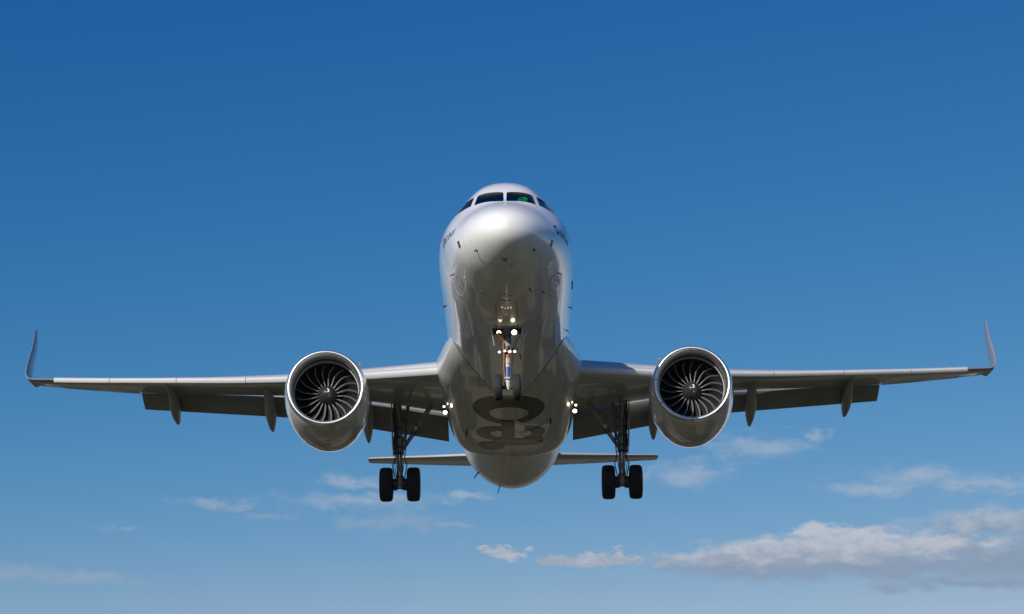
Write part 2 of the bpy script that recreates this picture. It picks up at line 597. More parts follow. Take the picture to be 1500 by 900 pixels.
def fus_angle(s, x, z):
    """angle of the surface point nearest in direction to (x, z)"""
    best = None
    lo, hi = -PI, PI
    for _ in range(4):
        st = (hi - lo) / 60
        for k in range(61):
            a = lo + st * k
            p = fus_pt(s, a)
            d = (p.x - x) ** 2 + (p.z - z) ** 2
            if best is None or d < best[0]:
                best = (d, a)
        lo, hi = best[1] - st, best[1] + st
    return best[1]


def on_fus(x, s, z, grow=0.0):
    return fus_pt(s, fus_angle(s, x, z), grow)


# --- fuselage skin, with the flight deck hollowed out behind the windows
NA = 112
stations = [0.004, 0.015, 0.035, 0.065, 0.1, 0.15, 0.2, 0.27, 0.35, 0.44, 0.55, 0.67, 0.8, 0.95] + [1.1 + 0.13 * i for i in range(32)] + [5.4 + 0.3 * i for i in range(10)] + [8.4 + 0.7 * i for i in range(22)] + [23.8 + 0.4 * i for i in range(34)] + [37.3, 37.5, 37.57]
RADOME_S = 1.10
mb = MB()
mb.loft([[fus_pt(s, 2 * PI * k / NA) for k in range(NA)] for s in stations if s < RADOME_S + 0.001])
mb.build('radome', 'radome', root, sharp=60)
rings = [[fus_pt(s, 2 * PI * k / NA) for k in range(NA)] for s in stations if s > RADOME_S - 0.001]
mb = MB()
mb.loft(rings)
fuselage = mb.build('fuselage', ['white', 'interior'], root, sharp=50)


def cut(target, cutter_mb):
    c = cutter_mb.build('cutter', ['interior', 'interior'])
    md = target.modifiers.new('b', 'BOOLEAN')
    md.operation = 'DIFFERENCE'
    md.solver = 'EXACT'
    md.object = c
    c.parent = root
    bpy.context.view_layer.update()
    dg = bpy.context.evaluated_depsgraph_get()
    new = bpy.data.meshes.new_from_object(target.evaluated_get(dg))
    target.modifiers.clear()
    target.data = new
    bpy.data.objects.remove(c)


cav = MB()
cr = []
for s in [1.95 + 0.15 * i for i in range(18)]:
    t, b, w, n = fus(s)
    r_ = []
    for k in range(40):
        p = fus_pt(s, 2 * PI * k / 40)
        p.x *= (w - 0.16) / w
        p.z = max((p.z - 0.2) * 0.86 + 0.18, -0.25)
        p.z = min(p.z, t - 0.14)
        r_.append(p)
    cr.append(r_)
# a floor ring cannot hold coincident points, so spread them slightly
for r_ in cr:
    for k, p in enumerate(r_):
        p.z += 0.0006 * (k % 7)
cav.loft(cr, mi=0)
fus_clean = fuselage.data
WINDOWS = {  # (x, s, z) corners on the picture's right; mirrored for the left
    'windshield': [(0.035, 2.25, 1.02), (0.765, 2.50, 1.01), (0.865, 2.03, 0.545), (0.035, 1.66, 0.53)],
    'side_window': [(0.86, 2.58, 1.01), (1.12, 3.02, 0.99), (1.32, 2.83, 0.45), (0.945, 2.13, 0.57)],
    'rear_side_window': [(1.16, 3.08, 0.98), (1.36, 3.62, 0.87), (1.48, 3.45, 0.41), (1.36, 2.89, 0.44)],
}


def round_poly(pts, frac=0.16, n=4):
    out = []
    m_ = len(pts)
    for i in range(m_):
        p, a, b = pts[i], pts[i - 1], pts[(i + 1) % m_]
        r_ = min((a - p).length, (b - p).length) * frac
        p0 = p + (a - p).normalized() * r_
        p1 = p + (b - p).normalized() * r_
        for k in range(n + 1):
            t = k / n
            out.append(p0 * (1 - t) ** 2 + p * 2 * t * (1 - t) + p1 * t * t)
    return out


panes = []
cut(fuselage, cav)
for sgn in (1, -1):
    for nm, pts in WINDOWS.items():
        ps = [on_fus(x * sgn, s, z) for x, s, z in pts]
        c0 = sum(ps, Vector()) / 4
        nn = (ps[2] - ps[0]).cross(ps[3] - ps[1]).normalized()
        if nn.dot(c0 - Vector((0, 4.0, -0.2))) < 0:
            nn = -nn
        rp = round_poly(ps, 0.09)
        c_ = MB()
        depth = 0.75 if nm == 'windshield' else 0.45
        inn = [(p - c0) * 0.92 + c0 - nn * depth for p in rp]
        outp = [p + nn * 0.25 for p in rp]
        c_.loft([outp, inn], mi=0)
        cut(fuselage, c_)
        panes.append((nm, rp, c0, nn))
fuselage.name = 'fuselage'
fuselage.data.name = 'fuselage'
fuselage.data.shade_smooth()
fuselage.data.set_sharp_from_angle(angle=rad(40))
for nm, rp, c0, nn in panes:
    pb = MB()
    pb.plate([p + nn * -0.012 for p in rp], nn * -0.012)
    pb.build(nm, 'glass', fuselage, sharp=30)

# glareshield, display, seats
gb = MB()
gb.loft([[(-1.05, 2.35, 0.40), (1.05, 2.35, 0.40), (1.05, 2.35, 0.52), (-1.05, 2.35, 0.52)], [(-1.2, 2.85, 0.36), (1.2, 2.85, 0.36), (1.2, 2.85, 0.55), (-1.2, 2.85, 0.55)]])
gb.build('glareshield', 'shield', fuselage)
hb = MB()
hp = [Vector((0.49 + 0.14 * math.cos(a), 2.24 + 0.03 * math.sin(a), 0.80 + 0.085 * math.sin(a))) for a in [2 * PI * k / 20 for k in range(20)]]
hb.plate(hp, (0, 0.012, 0))
hb.build('head_up_display', 'screen', fuselage)
for sx in (-0.55, 0.55):
    sb = MB()
    rr = []
    for zz, w_, d_ in ((0.0, 0.24, 0.06), (0.45, 0.25, 0.07), (0.75, 0.22, 0.06), (0.82, 0.13, 0.05), (1.0, 0.12, 0.05), (1.05, 0.08, 0.03)):
        rr.append([(sx + w_ * math.cos(2 * PI * k / 16), 3.55 + d_ * math.sin(2 * PI * k / 16), zz) for k in range(16)])
    sb.loft(rr)
    sb.build('pilot_seat', 'shield', fuselage)

# --- nose markings and probes
def surf_patch(pts, name, mat, parent, thick=0.006):
    """small raised patch: outline points given as (x, s, z) near the skin"""
    pb = MB()
    q = [on_fus(*p) for p in pts]
    c = sum(q, Vector()) / len(q)
    t, b, w, n = fus(c.y)
    a = fus_angle(c.y, c.x, c.z)
    nn = fus_normal(c.y, a)
    pb.plate([p + nn * 0.003 for p in q], nn * thick)
    return pb.build(name, mat, parent)


for sg in (-1, 1):
    surf_patch([(sg * 1.23, 1.33, -0.70), (sg * 1.28, 1.45, -0.70), (sg * 1.27, 1.45, -0.90), (sg * 1.21, 1.33, -0.88)], 'static_port_plate', 'probe', fuselage)


def probe(x, s, z, name='pitot_probe', L=0.16):
    a = fus_angle(s, x, z)
    p, n = fus_pt(s, a), fus_normal(s, a)
    b_ = MB()
    up = Vector((0, 1, 0))
    b_.tube([p - n * 0.02, p + n * 0.07, p + n * 0.10 - up * 0.05, p + n * 0.105 - up * L], [0.018, 0.015, 0.012, 0.008], 10)
    b_.tube([p - n * 0.01, p + n * 0.012], [0.038, 0.03], 14)
    return b_.build(name, 'probe', fuselage)


for sg in (-1, 1):
    probe(sg * 0.76, 0.86, -1.13)
    probe(sg * 0.66, 2.65, -1.70)
    probe(sg * 1.46, 3.05, -1.10)
probe(1.02, 3.24, -1.57)
# angle-of-attack vanes and small blade antennas standing off the sides
for x, s, z, hgt, ln in ((1.93, 6.0, -0.5, 0.022, 1.0), (1.93, 7.6, -0.7, 0.10, 0.12), (1.9, 9.4, -0.9, 0.09, 0.12), (-1.93, 7.2, -0.75, 0.07, 0.2)):
    a = fus_angle(s, x, z)
    p, n = fus_pt(s, a), fus_normal(s, a)
    b_ = MB()
    t_ = Vector((0, 0, 1)).cross(n).normalized() if abs(n.z) < 0.95 else Vector((1, 0, 0))
    y_ = Vector((0, 1, 0))
    w_ = n.cross(y_).normalized()
    b_.loft([[p + y_ * (ln * 0.5 * math.cos(q)) + w_ * (0.012 * math.sin(q)) - n * 0.02 for q in [2 * PI * k / 12 for k in range(12)]],
             [p + y_ * (ln * 0.35 * math.cos(q) + 0.04) + w_ * (0.007 * math.sin(q)) + n * hgt for q in [2 * PI * k / 12 for k in range(12)]]])
    b_.build('blade_antenna', 'probe', fuselage)
# masts under the rear fuselage
for x, s, L in ((-1.30, 26.0, 0.27), (-0.55, 27.3, 0.26), (0.35, 8.0, 0.10)):
    a = fus_angle(s, x, -3.0) if abs(x) < 0.7 else fus_angle(s, x, -1.3)
    a = fus_angle(s, x, -math.sqrt(max(0.01, 1 - (x / fus(s)[2]) ** 2)) * 2.0)
    p, n = fus_pt(s, a), fus_normal(s, a)
    b_ = MB()
    y_ = Vector((0, 1, 0))
    w_ = n.cross(y_).normalized()
    b_.loft([[p + y_ * (0.16 * math.cos(q)) + w_ * (0.02 * math.sin(q)) - n * 0.03 for q in [2 * PI * k / 12 for k in range(12)]],
             [p + y_ * (0.08 * math.cos(q) + 0.14) + w_ * (0.013 * math.sin(q)) + n * L for q in [2 * PI * k / 12 for k in range(12)]]])
    b_.build('drain_mast', 'black', fuselage)

# lettering on each cheek: a round emblem and the word
def lettering(sg):
    def to_skin(u, vv):       # u metres along the reading direction, vv metres up
        s = (2.98 - u) if sg < 0 else (1.72 + u)
        z0 = -0.36 + vv
        t, b, w, n = fus(s)
        a = math.asin(max(-1, min(1, (z0 - (t + b) / 2) / ((t - b) / 2))))
        if sg < 0:
            a = PI - a
        return fus_pt(s, a, 0.006)
    cu = bpy.data.curves.new('txt', 'FONT')
    cu.body = 'airbus'
    cu.size = 0.34
    tmp = bpy.data.objects.new('txt', cu)
    col.objects.link(tmp)
    bpy.context.view_layer.update()
    me = bpy.data.meshes.new_from_object(tmp.evaluated_get(bpy.context.evaluated_depsgraph_get()))
    bpy.data.objects.remove(tmp)
    b_ = MB()
    w_ = max(v.co.x for v in me.vertices)
    b_.add([to_skin(0.32 + v.co.x / w_ * 0.92, v.co.y) for v in me.vertices], [tuple(p.vertices) for p in me.polygons], 0)
    bpy.data.meshes.remove(me)
    # emblem: ring with a slash
    for k in range(28):
        a0, a1 = 2 * PI * k / 28, 2 * PI * (k + 1) / 28
        q = [to_skin(0.13 + r * math.cos(a), 0.12 + r * math.sin(a)) for r, a in ((0.13, a0), (0.13, a1), (0.08, a1), (0.08, a0))]
        b_.add(q, [(0, 1, 2, 3)], 0)
    b_.add([to_skin(0.02, -0.04), to_skin(0.07, -0.04), to_skin(0.25, 0.28), to_skin(0.20, 0.28)], [(0, 1, 2, 3)], 0)
    b_.build('lettering', 'lettering', fuselage, fix=True)


lettering(-1)
lettering(1)

# small stencil marks under the nose
for x, s in ((-0.10, 0.86), (0.05, 0.86), (-0.03, 0.9), (-0.16, 2.78), (0.12, 2.78), (-0.03, 2.66)):
    z = -2
    h_ = 0.07 if s < 2 else 0.035
    surf_patch([(x - 0.018, s - h_, z), (x + 0.018, s - h_, z), (x + 0.018, s + h_, z), (x - 0.018, s + h_, z)], 'stencil', 'black', fuselage, 0.003)
surf_patch([(-0.28, 1.16, -2), (0.24, 1.16, -2), (0.24, 1.185, -2), (-0.28, 1.185, -2)], 'stencil', 'seam', fuselage, 0.003)
surf_patch([(-0.17, 3.05, -2), (0.14, 3.05, -2), (0.14, 3.10, -2), (-0.17, 3.10, -2)], 'stencil', 'black', fuselage, 0.003)
# oval service panels on the flanks
for sg in (-1, 1):
    b_ = MB()
    for k in range(36):
        qs = []
        for r_, aa in ((1.0, k), (1.0, k + 1), (0.94, k + 1), (0.94, k)):
            th = 2 * PI * aa / 36
            s = 3.5 + 0.72 * r_ * math.cos(th)
            ang = fus_angle(s, sg * 1.36, -1.33) + sg * 0.13 * r_ * math.sin(th)
            qs.append(fus_pt(s, ang, 0.005))
        b_.add(qs, [(0, 1, 2, 3)], 0)
    b_.build('service_panel', 'panel_edge', fuselage)

# --- belly fairing
FAIR = [  # s, half width, drop below z0, rise above z0
    (9.2, 1.56, 0.62, 0.30), (10.0, 1.80, 0.84, 0.42), (10.8, 2.0, 0.98, 0.46), (12.0, 2.22, 1.10, 0.5), (13.0, 2.37, 1.18, 0.5), (14.2, 2.35, 1.30, 0.5), (16.0, 2.26, 1.45, 0.5), (17.6, 2.20, 1.49, 0.5),
    (19.0, 2.15, 1.49, 0.48), (19.9, 2.06, 1.44, 0.45), (20.5, 1.88, 1.30, 0.4), (21.2, 1.60, 1.05, 0.35), (23.4, 1.30, 0.90, 0.3)]
ZF = -0.90
FN = pchip([9.0, 14.5, 18.5, 24.0], [2.25, 2.3, 3.0, 3.0])
_fair = tab(FAIR)


def fair_pt(s, a, grow=0.0):
    w, d, u = _fair(s)
    c, q = math.cos(a), math.sin(a)
    e = 2 / FN(s)
    return Vector(((w + grow) * math.copysign(abs(c) ** e, c), s, ZF + ((d if q < 0 else u) + grow) * math.copysign(abs(q) ** e, q)))


def belly_z(x, s, grow=0.0):
    w, d, u = _fair(s)
    z = ZF - (d + grow) * max(0.0, 1 - (abs(x) / (w + grow)) ** FN(s)) ** (1 / FN(s))
    t, b, fw, n = fus(s)
    z2 = (t + b) / 2 - ((t - b) / 2 + grow) * math.sqrt(max(0, 1 - (x / (fw + grow)) ** 2)) if abs(x) < fw else 9
    return min(z, z2)


mb = MB()
fs_ = [9.2 + 0.25 * i for i in range(57)]
mb.loft([[fair_pt(s, 2 * PI * k / 120) for k in range(120)] for s in fs_])
fairing = mb.build('belly_fairing', 'fairing', root, sharp=50)

# the joint where the fairing leaves the fuselage skin
sm = MB()
vs = []
for i in range(101):
    a = PI + 0.12 + (PI - 0.24) * i / 100
    s_ = 9.3
    while s_ < 18:
        p = fair_pt(s_, a)
        t, b, w, n = fus(s_)
        if (p.x / w) ** 2 + ((p.z - (t + b) / 2) / ((t - b) / 2)) ** 2 > 1.0:
            break
        s_ += 0.01
    vs += [fair_pt(s_, a, 0.006), fair_pt(s_ + 0.05, a, 0.006)]
sm.add(vs, [(2 * i, 2 * i + 1, 2 * i + 3, 2 * i + 2) for i in range(100)])
sm.build('fairing_seam', 'seam', fairing)

# dark rounded emblem on the belly: broad strokes laid on the skin
def stroke_patch(b_, fn, nu, nv, lift):
    vs, fs2 = [], []
    for i in range(nu + 1):
        for j in range(nv + 1):
            x, s = fn(i / nu, j / nv)
            vs.append((x, s, belly_z(x, s) - lift))
    for i in range(nu):
        for j in range(nv):
            k = i * (nv + 1) + j
            fs2.append((k, k + nv + 1, k + nv + 2, k + 1))
    b_.add(vs, fs2, 0)


def arc(cx, cs, rx0, rs0, rx1, rs1, a0, a1):
    return lambda u, w: (cx + (rx0 + (rx1 - rx0) * w) * math.cos(a0 + (a1 - a0) * u), cs + (rs0 + (rs1 - rs0) * w) * math.sin(a0 + (a1 - a0) * u))


def bar(x0, x1, s0, s1):
    return lambda u, w: (x0 + (x1 - x0) * u, s0 + (s1 - s0) * w)


mk = MB()
A = lambda d: rad(d)
# upper loop: thick at the front, thin behind, open just right of the middle at the back
stroke_patch(mk, lambda u, w: ((-0.03 + (0.64 + (1.18 - 0.64) * w) * math.cos(A(80 + 350 * u))), (14.32 + (0.60 - 0.0) * math.sin(A(80 + 350 * u))) * (1 - w) + (13.95 + 1.38 * math.sin(A(80 + 350 * u))) * w), 64, 6, 0.004)
stroke_patch(mk, arc(-0.42, 16.45, 0.26, 0.36, 0.74, 0.86, A(40), A(330)), 40, 6, 0.008)
stroke_patch(mk, arc(0.52, 16.45, 0.20, 0.36, 0.66, 0.86, A(-95), A(95)), 36, 6, 0.008)
stroke_patch(mk, bar(-0.30, 0.15, 14.95, 17.3), 5, 20, 0.012)
stroke_patch(mk, bar(-0.62, 1.10, 17.05, 17.95), 20, 6, 0.016)
stroke_patch(mk, arc(-0.66, 18.05, 0.0, 0.0, 0.46, 0.55, 0, 2 * PI), 30, 4, 0.020)
emblem = mk.build('belly_emblem', 'mark', fairing, fix=True)
for x, s, ln in ((1.35, 15.3, 0.3), (-1.5, 16.6, 0.35)):
    b_ = MB()
    p = Vector((x, s, belly_z(x, s)))
    b_.plate([p + Vector((0, 0, 0.02)), p + Vector((-0.02, ln, 0.02)), p + Vector((-0.02, ln, -0.14)), p + Vector((0, ln * 0.5, -0.14))], (0.03, 0, 0))
    b_.build('blade_antenna', 'black', fairing)


# ------------------------------------------------------------------ wings
def airfoil(n=26, t=0.13, te=0.002, lo=0.0, hi=1.0):
    """points round the section from the trailing edge over the top to the leading edge and back below; x in 0..1"""
    def yt(x):
        return 5 * t * (0.2969 * math.sqrt(x) - 0.126 * x - 0.3516 * x * x + 0.2843 * x**3 - 0.1036 * x**4)
    def cam_(x):
        return 0.018 * (1 - (2 * x - 1) ** 2) if x > 0.5 else 0.018 * (1 - (2 * x - 1) ** 2)
    up = []
    for i in range(n + 1):
        b = PI * i / n
        x = 0.5 * (1 + math.cos(b)) * hi
        up.append((x, cam_(x) + yt(x) + te * x))
    dn = []
    for i in range(1, n + 1):
        b = PI * (1 - i / n)
        x = 0.5 * (1 + math.cos(b)) * hi
        dn.append((x, cam_(x) - yt(x) - te * x))
    return up + dn


W_LE = lambda x: 12.95 + (x - 1.975) * 0.5206
W_TE = lambda x: 19.0 if x < 6.4 else 19.0 + (x - 6.4) * 0.311
W_ZLE = pchip([0.5, 2.4, 7.5, 11.8, 16.6, 17.2], [-1.12, -0.95, -0.46, 0.13, 0.89, 1.0])
W_ZTE = pchip([0.5, 2.2, 4.9, 7.7, 13.4, 17.2], [-1.12, -0.93, -0.50, -0.15, 0.50, 1.12])
W_TC = pchip([0.5, 2.0, 6.4, 12.0, 17.2], [0.15, 0.15, 0.12, 0.11, 0.105])


def wing_section(x, f0=0.0, f1=1.0, n=26):
    le, te = W_LE(x), W_TE(x)
    c = te - le
    zl, zt = W_ZLE(x), W_ZTE(x)
    pts = []
    for u, h in airfoil(n, W_TC(x), 0.004):
        if u > f1:
            continue
        pts.append(Vector((x, le + u * c, zl + (zt - zl) * u + h * c)))
    return pts


def wing_lower(x, s):
    le, te = W_LE(x), W_TE(x)
    c = te - le
    u = min(max((s - le) / c, 0), 1)
    t = W_TC(x)
    yt = 5 * t * (0.2969 * math.sqrt(u) - 0.126 * u - 0.3516 * u * u + 0.2843 * u**3 - 0.1036 * u**4)
    return W_ZLE(x) + (W_ZTE(x) - W_ZLE(x)) * u + (0.018 * (1 - (2 * u - 1) ** 2) - yt) * c


def make_wing(sg):
    fl = sg < 0
    wb = MB(fl)
    xs = [1.0, 1.6, 2.2, 3.0, 4.0, 5.2, 6.4, 7.6, 9.0, 10.5, 12.0, 13.38]
    secs = []
    for x in xs:
        # the fixed part ends ahead of the flap
        secs.append(wing_section(x, 0, 0.985))
    wb.loft(secs)
    wing = wb.build('wing', 'wing', root, sharp=28)
    ob_ = MB(fl)
    xs = [13.38, 14.2, 15.2, 16.2, 16.9]
    n_ = 26
    # outer panel ahead of the aileron, then the tip
    ob_.loft([wing_section(x, 0, 0.76) for x in (13.38, 14.2, 15.2, 16.2, 16.45)])
    ob_.build('outer_panel', 'wing', wing, sharp=28)
    tb = MB(fl)
    path = [(16.45, W_ZLE(16.45), W_LE(16.45), W_TE(16.45) - W_LE(16.45)), (17.05, 0.965, 20.80, 1.48), (17.36, 1.02, 20.98, 1.36), (17.57, 1.11, 21.16, 1.27), (17.71, 1.27, 21.34, 1.17), (17.765, 1.50, 21.52, 1.08), (17.78, 1.8, 21.75, 1.0), (17.79, 2.15, 22.0, 0.93), (17.80, 2.6, 22.4, 0.79), (17.84, 3.1, 22.8, 0.62), (17.88, 3.45, 23.08, 0.46), (17.90, 3.60, 23.24, 0.32)]
    rg = []
    for i, (x, z, s, c) in enumerate(path):
        a, b = path[max(i - 1, 0)], path[min(i + 1, len(path) - 1)]
        tx, tz = b[0] - a[0], b[1] - a[1]
        L = math.hypot(tx, tz)
        nx, nz = -tz / L, tx / L
        if i == 0:
            nx, nz = 0.0, 1.0
            rg.append(wing_section(16.45))
            continue
        dz = (W_ZTE(16.8) - W_ZLE(16.8)) if i < 3 else 0.0
        rg.append([Vector((x + nx * h * c * 0.95, s + u * c, z + nz * h * c * 0.95 + dz * u)) for u, h in airfoil(26, 0.10, 0.004)])
    tb.loft(rg)
    tb.build('sharklet', 'sharklet', wing, sharp=28)
    # aileron
    ab = MB(fl)
    rg = []
    for x in (13.42, 14.4, 15.4, 16.42):
        full = wing_section(x)
        le, te = W_LE(x), W_TE(x)
        c = te - le
        h = 0.77
        up_ = [p for p in full[:27] if (p.y - le) / c > h]
        dn_ = [p for p in full[27:] if (p.y - le) / c > h]
        # fixed count of points: resample
        def zof(lst, s):
            lst = sorted(lst, key=lambda p: p.y)
            for a, b in zip(lst, lst[1:]):
                if a.y <= s <= b.y:
                    return a.z + (b.z - a.z) * (s - a.y) / (b.y - a.y)
            return lst[0].z if s < lst[0].y else lst[-1].z
        ss = [te - (te - le - h * c) * k / 5 for k in range(6)]
        rg.append([Vector((x, s, zof(full[:27], s) - 0.03 * (s - le - h * c))) for s in ss] + [Vector((x, s, zof(full[26:], s) - 0.03 * (s - le - h * c))) for s in reversed(ss)])
    ab.loft(rg)
    ab.build('aileron', 'wing', wing, sharp=28)
    # slats: curved shells standing ahead of and below the leading edge
    def slat(x0, x1, nseg):
        b_ = MB(fl)
        rg = []
        for i in range(nseg + 1):
            x = x0 + (x1 - x0) * i / nseg
            le, te = W_LE(x), W_TE(x)
            c = te - le
            cs = min(max(0.15 * c, 0.34), 0.70)          # slat chord
            zl = W_ZLE(x)
            drop, fwd = 0.24 * cs, 0.42 * cs
            hh = 0.30 * cs + 0.09                        # frontal height
            sec = []
            outer = [(1.0, 0.62), (0.75, 0.60), (0.5, 0.53), (0.30, 0.42), (0.14, 0.27), (0.04, 0.12), (0.0, -0.05), (0.03, -0.24), (0.10, -0.42), (0.16, -0.52)]
            inner = [(0.20, -0.50), (0.16, -0.36), (0.13, -0.20), (0.13, -0.03), (0.17, 0.12), (0.26, 0.27), (0.40, 0.39), (0.6, 0.48), (0.8, 0.55), (0.99, 0.605)]
            th = rad(16)
            for u, h in outer + inner:
                yy, zz = u * cs, h * hh
                y2 = yy * math.cos(th) + zz * math.sin(th) * 0.0
                z2 = zz - yy * math.sin(th) * -0.0
                z2 = zz + (u - 0.2) * cs * 0.10
                sec.append(Vector((x, le - fwd + y2, zl - drop + z2 + 0.05)))
            rg.append(sec)
        b_.loft(rg)
        return b_.build('slat', 'slat', wing, sharp=28)
    for x0, x1 in ((2.32, 5.28), (6.22, 9.0), (9.02, 11.6), (11.62, 14.2), (14.22, 16.45)):
        slat(x0, x1, 6)
    # flaps
    FL = {2.2: ((19.12, -0.885), (20.2, -1.68)), 4.9: ((19.12, -0.475), (20.2, -1.18)), 6.3: ((19.1, -0.295), (20.15, -0.95)), 6.45: ((19.15, -0.285), (20.1, -0.86)), 7.7: ((19.50, -0.14), (20.42, -0.68)), 13.36: ((21.0, 0.44), (21.8, 0.05))}

    def flap(x0, x1):
        b_ = MB(fl)
        rg = []
        for x in (x0, x1):
            (s0, z0), (s1, z1) = FL[x]
            c = math.hypot(s1 - s0, z1 - z0)
            ux, uz = (s1 - s0) / c, (z1 - z0) / c
            rg.append([Vector((x, s0 + u * c * ux - h * c * uz * 1.0, z0 + u * c * uz + h * c * ux)) for u, h in airfoil(14, 0.13, 0.006)])
        # subdivide between
        out_ = []
        for k in range(9):
            t = k / 8
            out_.append([p * (1 - t) + q * t for p, q in zip(rg[0], rg[1])])
        b_.loft(out_)
        return b_.build('flap', 'flap', wing, sharp=28)
    flap(2.2, 6.3)
    flap(6.45, 13.36)
    # flap track fairings: long canoes
    for x, s0, s1, z1, w in ((4.95, 16.2, 20.9, -1.55, 0.20), (8.45, 16.8, 21.3, -0.99, 0.21), (12.05, 18.3, 22.35, -0.40, 0.19)):
        b_ = MB(fl)
        rg = []
        N = 18
        zc0 = wing_lower(x, s0) + 0.03
        s_br = W_TE(x) - 0.7
        zb = wing_lower(x, s_br) - 0.20
        for i in range(N + 1):
            t = i / N
            s = s0 + (s1 - s0) * t
            if s < s_br:
                q = (s - s0) / (s_br - s0)
                zc = zc0 + (zb - zc0) * q
            else:
                q = (s - s_br) / (s1 - s_br)
                zc = zb + (z1 - zb) * q
            prof = max(0.02, (math.sin(PI * min(1, t * 1.15) ** 0.75 * 0.5)) if t < 0.6 else math.cos((t - 0.6) / 0.4 * PI / 2) ** 0.62)
            rw, rh = w * prof, 0.27 * prof
            xx = x + 0.22 * max(0, (t - 0.3))
            rg.append([Vector((xx + rw * math.cos(a), s, zc + rh * math.sin(a))) for a in [2 * PI * k / 20 for k in range(20)]])
        b_.loft(rg)
        b_.build('flap_track_fairing', 'fairing_grey', wing, sharp=40)
    # landing light under the wing root, plus an added lens for its reflection
    lx, ls = 2.17, 15.6
    lz = -1.81
    lb = MB(fl)
    lb.tube([(lx, ls + 0.10, lz + 0.02), (lx, ls, lz)], [0.085, 0.09], 20, 0)
    lb.tube([(lx, ls + 0.08, lz + 0.4), (lx, ls + 0.08, lz)], 0.03, 8, 0)
    lb.tube([(lx, ls - 0.001, lz), (lx, ls - 0.012, lz)], [0.070, 0.066], 20, 1)
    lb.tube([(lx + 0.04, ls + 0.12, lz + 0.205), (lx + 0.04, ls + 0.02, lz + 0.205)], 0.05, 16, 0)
    lb.tube([(lx + 0.04, ls + 0.019, lz + 0.205), (lx + 0.04, ls + 0.008, lz + 0.205)], [0.038, 0.034], 16, 1)  # added glowing lens, stands for the lamp's reflection on the wing
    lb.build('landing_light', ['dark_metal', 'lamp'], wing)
    return wing


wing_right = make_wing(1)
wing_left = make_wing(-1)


# ------------------------------------------------------------------ tail
def make_tailplane(sg):
    b_ = MB(sg < 0)
    rg = []
    for x, le, c, z in ((0.3, 31.2, 4.0, 0.66), (1.2, 31.9, 3.5, 0.76), (3.6, 33.4, 2.55, 1.06), (6.05, 34.85, 1.55, 1.36), (6.2, 35.05, 1.3, 1.38)):
        rg.append([Vector((x, le + u * c, z - 0.12 + 0.095 * u * c + h * c * (1 if x < 6.1 else 0.5))) for u, h in airfoil(20, 0.09, 0.004)])
    b_.loft(rg)
    t_ = b_.build('tailplane', 'wing', root, sharp=28)
    return t_


make_tailplane(1)
make_tailplane(-1)
b_ = MB()
rg = []
for z, le, c in ((1.4, 28.6, 6.6), (2.1, 29.6, 5.8), (4.5, 31.7, 4.3), (7.4, 34.1, 2.3), (7.75, 34.5, 1.7)):
    rg.append([Vector((h * c, le + u * c, z)) for u, h in airfoil(20, 0.10, 0.004)])
b_.loft(rg)
b_.build('tail_fin', 'white', root, sharp=28)


